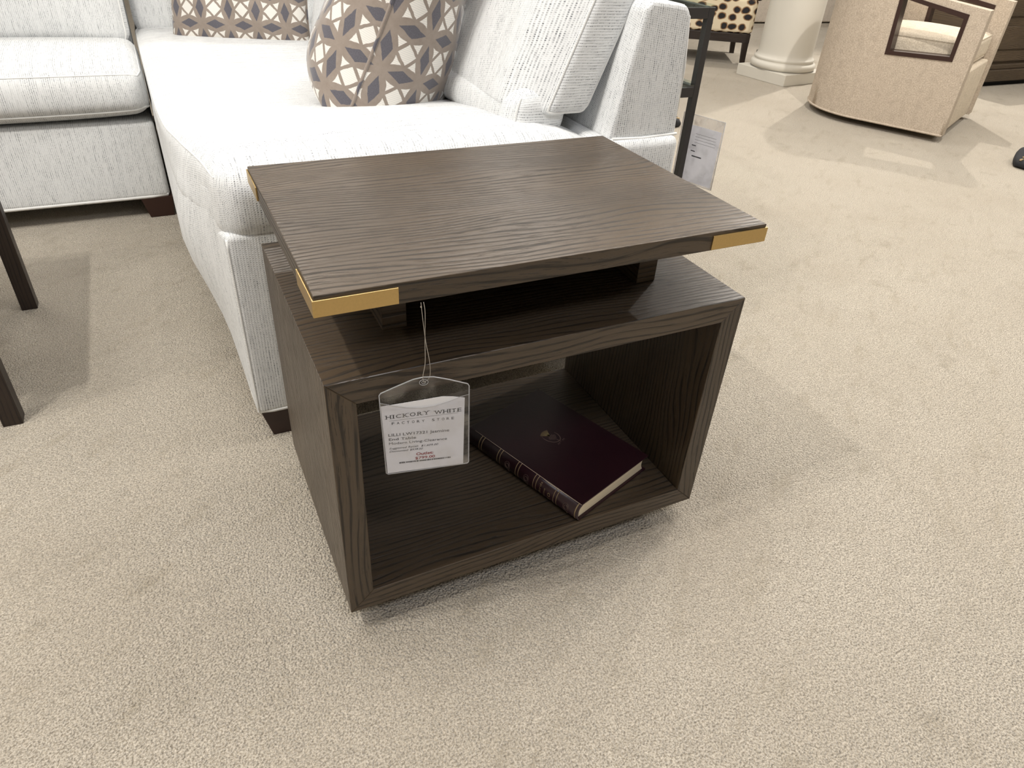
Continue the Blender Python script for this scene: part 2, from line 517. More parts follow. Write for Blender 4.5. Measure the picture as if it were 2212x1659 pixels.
riser = boxes('riser_panel', M['wood'], et, ((.104, .10, zt), (.139, BD-.05, S0), 'y'), bevel=.001)
boxes('riser_panel', M['wood'], et, ((.521, .10, zt), (.556, BD-.05, S0), 'y'), bevel=.001)
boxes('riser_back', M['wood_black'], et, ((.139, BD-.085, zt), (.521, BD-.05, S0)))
boxes('tabletop', M['wood'], et, ((sx0, sy0, S0), (sx1, sy1, S1), 'x'), bevel=.0012)
def corner(cx, cy, dx, dy):
    bm = bmesh.new(); t = .0022; w = .098; wy = .085; z0, z1 = S0+.0018, S1-.0052
    # two brass leaves that meet at the vertical corner
    xa, xb = sorted((cx-dx*t, cx+dx*w)); ya, yb = sorted((cy-dy*t, cy))
    box(bm, (xa, ya, z0), (xb, yb, z1))
    xa, xb = sorted((cx-dx*t, cx)); ya, yb = sorted((cy+dy*.0004, cy+dy*wy))
    box(bm, (xa, ya, z0), (xb, yb, z1))
    o = link('corner_plate', bm, M['brass'], et, bevel=.0004, seg=1); o['label'] = 'brushed brass corner plate'
for cx, dx in ((sx0, 1), (sx1, -1)):
    for cy, dy in ((sy0, 1), (sy1, -1)): corner(cx, cy, dx, dy)

# ------------------------------------------------------------------ hanging price tag
tg = thing('price_tag', 'clear pouch with white price card hanging by string from the dark oak table', 'price tag', loc=(.125, -.014, .31))
A10 = math.radians(-10); cA, sA = math.cos(A10), math.sin(A10)
def TT(off):
    # plane of the tag: x along it, z up, off = distance in front of it
    def f(x, z): return Vector((x*cA + off*sA, x*sA - off*cA, z-.31))
    return f
out_pts = [(-.0567, .3188), (.0584, .3185), (.0562, .450)]
cpts = []
def rc(pts):
    return pts
outline = [(-.0545, .3186), (.0565, .3182), (.0586, .3205), (.0566, .4525), (.0545, .4560), (.030, .4660), (.010, .4728), (-.003, .4740), (-.016, .4722), (-.036, .4648), (-.0575, .4562), (-.0598, .4530), (-.0570, .3212)]
def pouch_sheet(name, off, pts, mat):
    bm = bmesh.new(); T = TT(off)
    A = [bm.verts.new(T(x, z)) for x, z in pts]; T2 = TT(off+.0003)
    B = [bm.verts.new(T2(x, z)) for x, z in pts]
    bm.faces.new(A); bm.faces.new(B[::-1]); n = len(pts)
    for i in range(n): bm.faces.new((A[i], A[(i+1) % n], B[(i+1) % n], B[i]))
    return link(name, bm, mat, tg)
pouch_sheet('pouch', 0, outline, M['pouch'])
front = [(-.0570, .3212), (-.0545, .3186), (.0565, .3182), (.0586, .3205), (.0570, .4400), (.045, .4375), (.030, .4325), (.010, .4275), (-.006, .4268), (-.025, .4300), (-.045, .4365), (-.0594, .4420)]
pouch_sheet('pouch_front', .0024, front, M['pouch'])
bm = bmesh.new(); tube(bm, [TT(.001)(x, z) for x, z in outline], .00085, 6, True)
link('pouch_rim', bm, M['pouch_rim'], tg, smooth=True)
bm = bmesh.new(); tube(bm, [TT(.0026)(x, z) for x, z in front[4:]], .0003, 5); link('pouch_lip', bm, M['pouch_rim'], tg)
bm = bmesh.new()
for r in (.0055, .0026):
    tube(bm, [TT(.0014)(-.0028+r*math.cos(k*PI/12), .4662+r*.8*math.sin(k*PI/12)) for k in range(24)], .0005, 5, True)
link('eyelet', bm, M['pouch_rim'], tg)
card = [(-.0553, .3206), (.0506, .3190), (.0510, .4340), (.0350, .4385), (.0211, .4405), (.000, .4392), (-.030, .4372), (-.0587, .4359)]
bm = bmesh.new(); T = TT(.0010); T2 = TT(.0014)
A = [bm.verts.new(T(x, z)) for x, z in card]; B = [bm.verts.new(T2(x, z)) for x, z in card]
bm.faces.new(A); bm.faces.new(B[::-1])
for i in range(len(card)): bm.faces.new((A[i], A[(i+1) % len(card)], B[(i+1) % len(card)], B[i]))
card_o = link('price_card', bm, M['card'], tg)
# the lip of the card folded forward
bm = bmesh.new(); T3 = TT(.0017)
quad(bm, T3, -.0553, .0506, .3206, .4285); 
cf = link('card_front', bm, M['card'], tg)
TP = TT(.00195)
def letters(name, mat, rows):
    bm = bmesh.new()
    for r in rows: text_mesh(bm, *r[:5], TP, *r[5:])
    link(name, bm, mat, tg)
bm = bmesh.new()
hw = {'I': .0014, 'H': .0064, 'C': .0066, 'K': .0062, 'O': .0074, 'R': .0060, 'Y': .0064, 'W': .0098, 'T': .0062, 'E': .0054}
def spread(word, x0, x1, z, hgt):
    tot = sum(hw[c] for c in word); gap = (x1-x0-tot)/(len(word)-1); x = x0
    for c in word:
        text_mesh(bm, c, x, x+hw[c], z, hgt, TP)
        feet = {'H': (0, 1), 'I': (.5,), 'K': (0, 1), 'R': (0, 1), 'Y': (.5,), 'T': (.5,), 'E': (0,)}.get(c, ())
        for q in feet: quad(bm, TP, x+q*hw[c]-.0016, x+q*hw[c]+.0016, z-.0001, z+.0004)
        heads = {'H': (0, 1), 'I': (.5,), 'K': (0, 1), 'Y': (0, 1), 'W': (0, 1)}.get(c, ())
        for q in heads: quad(bm, TP, x+q*hw[c]-.0016, x+q*hw[c]+.0016, z+hgt-.0004, z+hgt+.0001)
        x += hw[c]+gap
spread('HICKORY', -.0530, .0030, .4146, .0058)
spread('WHITE', .0108, .0468, .4130, .0058)
quad(bm, TP, -.0494, .0425, .4108, .4111)
link('heading', bm, M['ink'], tg)
bm = bmesh.new()
for i, ch in enumerate('FACTORY'):
    text_mesh(bm, ch, -.0460+i*.0066, -.0425+i*.0066, .4044-.0003*i, .0040, TP)
for i, ch in enumerate('STORE'):
    text_mesh(bm, ch, .0070+i*.0066, .0105+i*.0066, .4022-.0003*i, .0040, TP)
link('subheading', bm, M['ink'], tg)
letters('description', M['ink_grey'], [
    ('LILLI LW17321 Jasmine', -.0512, .0302, .3852, .0046, 0, .003, -.05), ('End Table', -.0509, -.0148, .3780, .0042, 0, .003, -.05),
    ('Modern Living-Clearance', -.0510, .0272, .3710, .0040, 0, .0, -.05), ('Suggested Retail:  $1,609.00', -.0512, .0152, .3630, .0031, .3, 0, -.05),
    ('Discounted: $939.00', -.0512, -.0061, .3577, .0031, .3, 0, -.05)])
letters('sale_price', M['ink_red'], [('Outlet:', -.0153, .0082, .3463, .0046, 0, .018, -.03), ('$799.00', -.0168, .0104, .3392, .0044, 0, .012, -.03)])
bm = bmesh.new(); x = -.0386
while x < .0318:
    w = random.choice((.0003, .0005, .0008, .0011)); z = .3356-.035*(x+.0386)
    quad(bm, TP, x, x+w, z, z+.0026); x += w+random.choice((.0003, .0004, .0007))
link('barcode', bm, M['ink'], tg)
bm = bmesh.new()
h = TT(.002)(-.0028, .4662)
topz = S0-.31
def P3(x, y, z): return Vector((x, y, z))
ax_, ay_ = .0005, .0085
p0 = P3(ax_-.0015, ay_, topz); p1 = P3(ax_+.0018, ay_, topz)
m1 = P3(ax_-.0010, ay_*.8, topz-.014); m2 = P3(.0030, ay_*.7, topz-.014); mc = P3(.0022, ay_*.55, topz-.052)
def spl(pts, n=10):
    out = []
    pts = [pts[0]]+pts+[pts[-1]]
    for i in range(1, len(pts)-2):
        a, b, c, d = pts[i-1:i+3]
        for k in range(n):
            t = k/n
            out.append(.5*((2*b)+(c-a)*t+(2*a-5*b+4*c-d)*t*t+(3*b-a-3*c+d)*t**3))
    out.append(pts[-2]); return out
tube(bm, spl([p0, m1, mc+Vector((.0003, 0, 0)), P3(.0052, -.001, topz-.080), P3(.0050, -.0015, -.31+.4740), h]), .00042, 5)
tube(bm, spl([p1, m2, mc-Vector((.0003, -.0006, 0)), P3(-.0006, -.001, topz-.080), P3(-.0040, -.0012, -.31+.4760), h]), .00042, 5)
link('string', bm, M['string'], tg)
bm = bmesh.new(); bmesh.ops.create_icosphere(bm, subdivisions=2, radius=.0011); 
for v in bm.verts: v.co += p0+Vector((0, 0, -.006))
link('knot', bm, M['string'], tg, smooth=True)

# ------------------------------------------------------------------ book in the cubby
bk = thing('book', 'thick maroon leather book with gilt emblem lying in the table cubby', 'book', loc=(.405, .004, ZB+TK+.0004), rz=math.radians(19.5))
BL, BWd, BT, CV = .283, .203, .036, .0028
boxes('cover', M['leather'], bk, ((.006, -.002, BT-CV), (BWd, BL+.002, BT)), bevel=.0009)
boxes('cover', M['leather'], bk, ((.006, -.002, 0), (BWd, BL+.002, CV)), bevel=.0009)
bm = bmesh.new()
prof = [(.008, CV)]+[(BWd-.005-.006*math.sin(PI*k/8), CV+(BT-2*CV)*k/8) for k in range(9)]+[(.008, BT-CV)]
prism(bm, prof, 'y', .003, BL-.003); pg = link('pages', bm, M['pages'], bk)
def spine_xz(t, out=0): # t from 0 (bottom) to 1 (top)
    a = PI*t
    return (.008-(.0125+out)*math.sin(a), BT/2-(BT/2+out)*math.cos(a))
bm = bmesh.new()
sp = [spine_xz(k/14) for k in range(15)]+[spine_xz(k/14, -.0028) for k in range(14, -1, -1)]
prism(bm, sp, 'y', -.0025, BL+.0025); spine = link('spine', bm, M['leather'], bk, smooth=False)
for p in spine.data.polygons: p.use_smooth = len(p.vertices) == 4
def spine_band(y, w, mat, t0=.16, t1=.97):
    bm = bmesh.new(); n = 14
    for k in range(n):
        a, b = t0+(t1-t0)*k/n, t0+(t1-t0)*(k+1)/n
        (xa, za), (xb, zb) = spine_xz(a, .0003), spine_xz(b, .0003)
        bm.faces.new([bm.verts.new(q) for q in ((xa, y, za), (xa, y+w, za), (xb, y+w, zb), (xb, y, zb))])
    return bm
for y in (.002, .046, .053, .096, .103, .141, .148, .190, .197, .240, .247):
    link('spine_band', spine_band(y, .0016 if y > .01 else .0022, None), M['gilt'], spine)
def spine_T(y0, flip=1):
    # lettering across the spine: x -> up the curve, z -> along the spine
    def f(x, z):
        xx, zz = spine_xz(x, .0004); return Vector((xx, y0+z, zz))
    return f
bm = bmesh.new()
def spine_text(t, t0, t1, y, h):
    T = lambda x, z: Vector((spine_xz(x, .0004)[0], y-(z), spine_xz(x, .0004)[1]))
    text_mesh(bm, t, t0, t1, 0, h, T)
def up_text(t, t0, t1, y, h):
    T = lambda x, z: Vector((spine_xz(x, .0004)[0], y+z, spine_xz(x, .0004)[1]))
    text_mesh(bm, t, t0, t1, 0, h, T)
up_text('10', .34, .60, .061, .0068)
up_text('Birds', .36, .80, .084, .0046)
up_text('ome', .30, .66, .074, .0046)
link('spine_title', bm, M['gilt'], spine)
for yc in (.024, .121, .170):
    bm = bmesh.new(); T = spine_T(yc)
    tube(bm, [T(.52+.16*math.cos(k*PI/12), .0062*math.sin(k*PI/12)) for k in range(24)], .0003, 4, True)
    tube(bm, [T(.52+.09*math.cos(k*PI/8), (.004*math.sin(k*PI/8))) for k in range(16)], .0004, 4, True)
    tube(bm, [T(.32, -.0015), T(.24, -.0035)], .0005, 4)
    link('spine_emblem', bm, M['gilt_dim'], spine)
# worn hinge where the cover meets the spine
bm = bmesh.new()
wid = [(-.002, .0006), (.012, .0012), (.050, .0022), (.075, .0030), (.088, .0012), (.150, .0009), (.270, .0005)]
for (ya, wa), (yb, wb) in zip(wid, wid[1:]):
    bm.faces.new([bm.verts.new(q) for q in ((.0065-wa, ya, BT+.0003), (.0065, ya, BT+.0004), (.0065, yb, BT+.0004), (.0065-wb, yb, BT+.0003))])
hg = link('worn_hinge', bm, M['hinge'], bk); hg['label'] = 'pale worn strip along the hinge'
# emblem on the cover
ex, ey = .104, .160
def TE(x, z): return Vector((ex+x, ey+z, BT+.00035))
def rib(bm, pts, w):
    pts = [Vector((p[0], p[1], 0)) for p in pts]
    for a, b in zip(pts, pts[1:]):
        d = (b-a); 
        if d.length < 1e-6: continue
        nrm = Vector((-d.y, d.x, 0)).normalized()*w/2
        bm.faces.new([bm.verts.new(TE(q.x, q.y)) for q in (a-nrm, b-nrm, b+nrm, a+nrm)])
E_ROT = math.radians(100)
def er(x, y):
    x *= .98; y *= .98
    c, s = math.cos(E_ROT-PI/2), math.sin(E_ROT-PI/2); return (x*c-y*s, x*s+y*c)
bm = bmesh.new()
for k in range(10):
    a = math.radians(90+(k-4.5)*7.5)
    rib(bm, [er(0, .002), er(.0205*math.cos(a), .0205*math.sin(a))], .0011)
link('emblem_fan', bm, M['gilt_fan'], bk)
bm = bmesh.new()
ring = lambda a: er(.0155*math.cos(a), .0205*math.sin(a))
for k in range(-14, 55):
    a0 = math.radians(132+k*4.2)
    if 132+k*4.2 > 132 and 132+k*4.2 < 132+276:
        if k < 7 and k % 2: continue
        rib(bm, [ring(a0), ring(a0+math.radians(4.4))], .0010 if k < 10 or k > 50 else .0014)
for r_ in range(6):
    for q in range(5):
        xx = (q-2)*.0042+(.0021 if r_ % 2 else 0); yy = .001-r_*.0024
        if xx*xx/(.0092**2)+(yy+.005)**2/(.0078**2) < 1:
            rib(bm, [er(xx-.0021, yy+.0012), er(xx, yy-.0012), er(xx+.0021, yy+.0012)], .0006)
rib(bm, [er(0, -.0135), er(0, -.0245)], .0012)
for q, xo in enumerate((-.010, -.006, .006, .010)):
    rib(bm, [er(xo-.001, -.0245-.001), er(xo+.0012, -.0235)], .0012); rib(bm, [er(xo, -.0225), er(xo+.001, -.0262)], .0008)
link('emblem_ring', bm, M['gilt_dim'], bk)

# ------------------------------------------------------------------ sofa (piece beside the table)
sb = thing('sofa_section', 'cream slub sofa section running back from behind the dark oak table', 'sofa')
def bulge(p, u):
    f = sm(p.y, .53, .80); g = math.exp(-((p.z-.38)/.17)**2)
    return .062*f*g*max(0, -u)**1.2
def base_fn(p, u, v, w):
    p.x -= bulge(p, u); return p
base = Soft((-.05, .53, .068), (.915, 2.95, .462), .012, base_fn, (10, 26, 8), ('z', 'z', 'y'))
soft('base', M['fabric'], sb, base)
bm = bmesh.new(); Soft((.70, .531, .44), (.916, 2.95, .566), .022, None, (3, 20, 2), ('z', 'z', 'y')).build(bm)
link('back_rail', bm, M['fabric'], sb)
def seat_fn(p, u, v, w):
    k = (w+1)/2
    top = .497 + .088*math.exp(-((max(p.y, .62)-.62)/.46)**2)
    top += .014*(1-u*u)*(1 if v > -.9 else .6)
    sag = sm(p.x, .60, .735)*.030*(1-sm(p.y, .7, 1.1))
    p.z += (top-.58-sag)*k
    p.x -= bulge(p, u) + .022*sm(p.y, .60, 1.05)*max(0, -u)*k
    if v < 0: p.y -= .010*max(0, -v)**3*(1-w*w)
    return p
seat = Soft((-.052, .534, .432), (.735, 2.50, .58), .045, seat_fn, (14, 60, 4), ('z', 'z', 'x'))
def apron_fn(p, u, v, w):
    p.x -= bulge(p, min(0, u)*1.0 if u < 0 else 0)+.001; p.z += (.497+.088*math.exp(-((max(p.y, .62)-.62)/.46)**2)-.035-.545)*max(0, (w+1)/2)**2; return p
soft('front_border', M['fabric'], sb, Soft((-.052, .550, .075), (.06, 2.45, .545), .03, apron_fn, (3, 26, 8), ('z', 'z', 'x')))
seat.border = lambda a, ps, th: 1 if a == 2 and sum(t[1] for t in ps)/4 < .605 else th
sc_ = soft('seat_cushion', M['fabric'], sb, seat)
welt('seat_welt', sc_, seat.path([(-.052, 2.50, .555), (-.052, .56, .555)], 60), .0016)
welt('base_welt', sb, base.path([(-.05, 2.9, .068), (-.05, .53, .068), (.915, .53, .068)], 30), .0045)
welt('corner_welt', sb, base.path([(-.05, .53, .455), (-.05, .53, .07)], 20), .0028)
# back frame
bm = bmesh.new()
prism(bm, [(.735, .56), (.912, .56), (.905, .70), (.897, .800), (.885, .816), (.860, .820), (.800, .826), (.786, .812), (.765, .72)], 'y', .548, 2.95)
link('back_frame', bm, M['fabric'], sb, bevel=.012, seg=3)
welt('frame_welt', sb, [(.745, .546, .566), (.82, .545, .563), (.912, .547, .566)], .003)
welt('frame_welt', sb, [(.912, .56, .60), (.905, .552, .70), (.895, .553, .795), (.880, .56, .815)], .0026)
# loose back cushions
def back_cushion(name, parent, lo, hi, r, lean, puff, extra=None, thread=('z', 'x', 'z')):
    c = (Vector(lo)+Vector(hi))/2
    def fn(p, u, v, w):
        p.x -= puff*(1-v*v)*(1-w*w)*(1 if u < 0 else .3)*abs(u)
        if extra: p = extra(p, u, v, w)
        p.x += lean*(p.z-lo[2])
        return p
    s_ = Soft(lo, hi, r, fn, (4, 14, 10), thread)
    return soft(name, M['fabric'], parent, s_), s_
def near_extra(p, u, v, w):
    if u < 0: p.x -= .072*sm(p.y, .605, .68)*min(1, -u)
    return p
c1, s1_ = back_cushion('back_cushion', sb, (.606, .60, .604), (.710, 1.40, 1.00), .022, .42, .02, near_extra)
yy = .60
welt('cushion_welt', c1, s1_.path([(.606, .60, 1.0), (.606, .60, .604), (.710, .60, .604), (.710, .60, 1.0)], 24), .0030)
c1b, s1b = back_cushion('cushion_underside', sb, (.534, .618, .545), (.670, 1.40, .655), .04, .20, .02)
welt('cushion_welt', c1b, s1b.path([(.534, .618, .652), (.534, .618, .545)], 20), .0030)
c2, s2_ = back_cushion('back_cushion', sb, (.430, 1.42, .475), (.660, 2.10, .96), .06, .30, .04)
# corner cushion on the far side
def corner_fn(p, u, v, w):
    p.y -= .045*(1-u*u)*(1-w*w)*(1 if v < 0 else .2)*abs(v); p.y += .24*(p.z-.47); return p
soft('corner_cushion', M['fabric'], sb, Soft((-.108, 2.40, .47), (.56, 2.58, .96), .05, corner_fn, (12, 4, 8), ('y', 'z', 'x')))
bm = bmesh.new(); prism(bm, [(2.72, .10), (2.95, .10), (2.93, .80), (2.90, .82), (2.80, .82), (2.76, .78)], 'x', -.10, .732)
link('corner_frame', bm, M['fabric'], sb, bevel=.012, seg=2)
for (a, b, c, d, fr) in ((-.044, .056, .537, .637, 'l'), (.80, .90, .56, .66, 'r'), (-.03, .07, 2.80, 2.90, 'l'), (.80, .90, 2.80, 2.90, 'r')):
    bm = bmesh.new()
    z = [(a, c), (b, c), (b, d), (a, d)]; k = .018
    A = [bm.verts.new((x, y, .07)) for x, y in z]
    B = [bm.verts.new((x, y, 0)) for x, y in ((a+k, c+.004), (b-k*.2, c+.004), (b-k*.2, d-k), (a+k, d-k))]
    bm.faces.new(A); bm.faces.new(B[::-1])
    for i in range(4): bm.faces.new((B[i], B[(i+1) % 4], A[(i+1) % 4], A[i]))
    f_ = link('foot', bm, M['foot'], sb, bevel=.002); f_['label'] = 'dark stained block foot'

# ------------------------------------------------------------------ sofa (piece seen at left)
sa = thing('sofa_section', 'cream slub sofa section facing forward at the far left behind coffee table', 'sofa')
AX0, AXR = -1.75, -.119
ab = Soft((AX0, 1.86, .068), (AXR, 2.95, .318), .018, None, (16, 10, 5), ('z', 'z', 'y'))
soft('base', M['fabric'], sa, ab)
welt('base_welt', sa, ab.path([(AX0, 1.86, .068), (AXR, 1.86, .068), (AXR, 2.9, .068)], 30), .006)
def aseat(p, u, v, w):
    if w > 0: p.z += .022*(1-u**4)*(1-v*v)*w
    f = max(0, -v)
    p.y -= .020*f**2*(1-w*w)
    if w < 0: p.y += .03*f**2*(-w)**3
    p.z += .012*(max(0, u))**6*(-w if w < 0 else 0)
    return p
as_ = Soft((AX0, 1.835, .322), (AXR+.003, 2.36, .488), .055, aseat, (18, 10, 6), ('z', 'z', 'y'))
asc = soft('seat_cushion', M['fabric'], sa, as_)
welt('seat_welt', asc, as_.path([(AX0, 1.835, .468), (AXR+.003, 1.835, .468), (AXR+.003, 2.3, .468)], 40), .0022)
welt('seat_welt', asc, as_.path([(AX0, 1.835, .352), (AXR+.003, 1.835, .352), (AXR+.003, 2.3, .352)], 40), .0042)
def aback(p, u, v, w):
    p.y -= .05*(1-u**4)*(1-w*w)*(1 if v < 0 else .2)*abs(v)
    p.y += .20*(p.z-.47); 
    p.z += .018*(1-abs(u)**3)*(1 if w < 0 else 0)*(-w)
    return p
ak = Soft((-.96, 2.275, .462), (-.128, 2.46, .98), .045, aback, (14, 4, 10), ('y', 'z', 'x'))
akc = soft('back_cushion', M['fabric'], sa, ak)
welt('cushion_welt', akc, ak.path([(-.128, 2.275, .98), (-.128, 2.275, .462), (-.96, 2.275, .462)], 30), .0030)
ak2 = Soft((AX0, 2.275, .462), (-.975, 2.46, .98), .045, aback, (14, 4, 10), ('y', 'z', 'x'))
soft('back_cushion', M['fabric'], sa, ak2)
bm = bmesh.new(); prism(bm, [(2.70, .318), (2.95, .318), (2.93, .80), (2.90, .82), (2.80, .82), (2.74, .70)], 'x', AX0, -.125)
link('back_frame', bm, M['fabric'], sa, bevel=.012, seg=2)
for (a, b, c, d) in ((-.212, -.112, 1.862, 1.962), (AX0+.02, AX0+.12, 1.862, 1.962), (-.212, -.112, 2.8, 2.9), (AX0+.02, AX0+.12, 2.8, 2.9)):
    bm = bmesh.new()
    A = [bm.verts.new((x, y, .07)) for x, y in ((a, c), (b, c), (b, d), (a, d))]; k = .018
    B = [bm.verts.new((x, y, 0)) for x, y in ((a+k, c+.004), (b-k*.4, c+.004), (b-k*.4, d-k), (a+k, d-k))]
    bm.faces.new(A); bm.faces.new(B[::-1])
    for i in range(4): bm.faces.new((B[i], B[(i+1) % 4], A[(i+1) % 4], A[i]))
    f_ = link('foot', bm, M['foot'], sa, bevel=.002); f_['label'] = 'dark stained tapered foot'

# ------------------------------------------------------------------ patterned pillows
def pillow(name, label, group, centre, a, b, hx, hy, T, ears=.07, n=30, uvoff=(0, 0), bend=0, slump=0):
    a = Vector(a).normalized(); b = Vector(b); b = (b-a*b.dot(a)).normalized(); nn = a.cross(b)
    root = thing(name, label, 'pillow', group, loc=centre)
    bm = bmesh.new(); L = uv_layer(bm)
    def q(s): return math.sin(s*PI/2)
    def P(i, j, side):
        s, t = q(2*i/n-1), q(2*j/n-1)
        x = hx*s*(1-ears*(1-t*t)*s*s); y = hy*t*(1-ears*(1-s*s)*t*t)
        e = max(0, (1-s*s)*(1-t*t))
        h = T*(1-s*s)**.42*(1-t*t)**(.42 if t > 0 else .42-.55*slump)*side*(1-slump*t) + .006*math.sin(9*s+4*t)*e
        return a*x+b*y+nn*(h+bend*(x*x)), (hx*s+uvoff[0], hy*t+uvoff[1])
    UVS = {}
    for side in (1, -1):
        for j in range(n+1):
            u_ = 0; UVS[n//2, j, side] = [0, 0]
            for rng in (range(n//2+1, n+1), range(n//2-1, -1, -1)):
                u_ = 0
                for i in rng:
                    st = 1 if rng.step > 0 else -1
                    u_ += st*(P(i, j, side)[0]-P(i-st, j, side)[0]).length; UVS[i, j, side] = [u_, 0]
        for i in range(n+1):
            UVS[i, n//2, side][1] = 0
            for rng in (range(n//2+1, n+1), range(n//2-1, -1, -1)):
                v_ = 0
                for j in rng:
                    st = 1 if rng.step > 0 else -1
                    v_ += st*(P(i, j, side)[0]-P(i, j-st, side)[0]).length; UVS[i, j, side][1] = v_
    for side in (1, -1):
        V = {}
        for i in range(n+1):
            for j in range(n+1):
                if side == -1 and (i in (0, n) or j in (0, n)): V[i, j] = first[i, j]
                else: V[i, j] = bm.verts.new(P(i, j, side)[0])
        if side == 1: first = V
        for i in range(n):
            for j in range(n):
                ks = ((i, j), (i+1, j), (i+1, j+1), (i, j+1))
                f = bm.faces.new([V[k] for k in ks]); f.smooth = True
                for lp, k in zip(f.loops, ks):
                    u = UVS[k[0], k[1], side]; lp[L].uv = (u[0]+uvoff[0]+(0 if side == 1 else .05), u[1]+uvoff[1])
    cov = link('cover', bm, M['velvet'], root)
    ed = [P(i, 0, 1)[0] for i in range(n)]+[P(n, j, 1)[0] for j in range(n)]+[P(n-i, n, 1)[0] for i in range(n)]+[P(0, n-j, 1)[0] for j in range(n)]
    bm = bmesh.new(); tube(bm, ed, .0036, 6, True)
    link('edge_welt', bm, M['velvet'], cov)
    return root
pillow('throw_pillow', 'large square pillow in interlocking circle velvet upright behind the table', 'circle patterned pillows',
       (.492, 1.09, .770), (.48, .88, 0), (.52, .14, .84), .27, .270, .150, .04, uvoff=(.035, .02), slump=.42)
pillow('lumbar_pillow', 'small lumbar pillow in circle velvet lying in the sofa corner', 'circle patterned pillows',
       (.235, 2.175, .60), (.87, -.42, 0), (.10, .16, .98), .245, .145, .065, .05, uvoff=(.02, .062))

# ------------------------------------------------------------------ coffee table at left edge
ct = thing('coffee_table', 'dark wood coffee table at left edge with only its legs in view', 'coffee table')
boxes('tabletop', M['wood_black'], ct, ((-1.45, .745, .405), (-.500, 1.365, .45)), bevel=.002)
for x in (-.538, -1.41):
    for y in (.772, 1.302):
        boxes('leg', M['wood_black'], ct, ((x, y, 0), (x+.037, y+.037, .405), 'z'), bevel=.0015)
for y in (.775, 1.31):
    boxes('apron', M['wood_black'], ct, ((-1.375, y, .36), (-.538, y+.02, .405)))

# ------------------------------------------------------------------ console behind the sofa
cn = thing('console_table', 'black iron console table frame with glass shelf behind the sofa', 'console table')
CX0, CX1, CY0, CY1 = .985, 1.425, 1.10, 1.66
CZ = .737
for (x, y) in ((CX1-.022, CY0), (CX0, CY0), (CX1-.022, CY1-.022), (CX0, CY1-.022)):
    boxes('leg', M['iron'], cn, ((x, y, 0), (x+.022, y+.022, CZ), 'z'), bevel=.002)
for z1, nm in ((CZ, 'top_rail'), (.519, 'shelf_rail')):
    for x in (CX0, CX1-.022):
        boxes(nm, M['iron'], cn, ((x, CY0+.022, z1-.03), (x+.022, CY1-.022, z1), 'y'), bevel=.002)
    for y in (CY0, CY1-.022):
        boxes(nm, M['iron'], cn, ((CX0+.022, y, z1-.03), (CX1-.022, y+.022, z1)), bevel=.002)
boxes('glass_shelf', M['glass'], cn, ((CX0+.002, CY0+.002, .519), (CX1-.002, CY1-.002, .526)), bevel=.001)
boxes('glass_top', M['glass'], cn, ((CX0+.002, CY0+.002, CZ), (CX1-.002, CY1-.002, CZ+.007)), bevel=.001)
sl = thing('sign_sleeve', 'clear acrylic sleeve with a white price sheet beside the iron console leg', 'price tag', loc=(1.452, 1.10, .215))
SA = math.radians(-72)
def ST(off):
    c, s = math.cos(SA), math.sin(SA)
    return lambda x, z: Vector((x*c+off*s, x*s-off*c, z))
def panel(name, mat, T, Tb, x0, x1, z0, z1):
    bm = bmesh.new()
    A = [bm.verts.new(T(x, z)) for x, z in ((x0, z0), (x1, z0), (x1, z1), (x0, z1))]
    B = [bm.verts.new(Tb(x, z)) for x, z in ((x0, z0), (x1, z0), (x1, z1), (x0, z1))]
    bm.faces.new(A); bm.faces.new(B[::-1])
    for i in range(4): bm.faces.new((A[i], A[(i+1) % 4], B[(i+1) % 4], B[i]))
    return link(name, bm, mat, sl)

# ------------------------------------------------------------------ camera-independent background furniture
# swivel chair
CH = thing('swivel_chair', 'beige tweed barrel swivel chair with dark framed window in its arm', 'armchair', loc=(3.64, 1.71, 0), rz=math.atan2(.425, .905))
WID, STR, DEP, THK = .80, .46, .84, .085
def side_path(s, inset):
    """outline of the shell seen from above: s = arc parameter 0..1 from left front round the back to right front"""
    Ls = STR; Rx = WID/2; Ry = DEP-STR
    arc = PI*math.sqrt((Rx*Rx+Ry*Ry)/2); tot = 2*Ls+arc
    d = s*tot
    if d < Ls: return Vector((inset, d, 0))
    if d > tot-Ls: return Vector((WID-inset, tot-d, 0))
    a = PI-(d-Ls)/arc*PI
    return Vector((WID/2+(Rx-inset)*math.cos(a), Ls+(Ry-inset)*math.sin(a), 0))
TOT = 2*STR+PI*math.sqrt(((WID/2)**2+(DEP-STR)**2)/2)
def top_z(s):
    d = min(s, 1-s)*TOT
    return .632+.055*min(1, d/.46)+.12*sm(d, .40, .75)
Z0 = .035
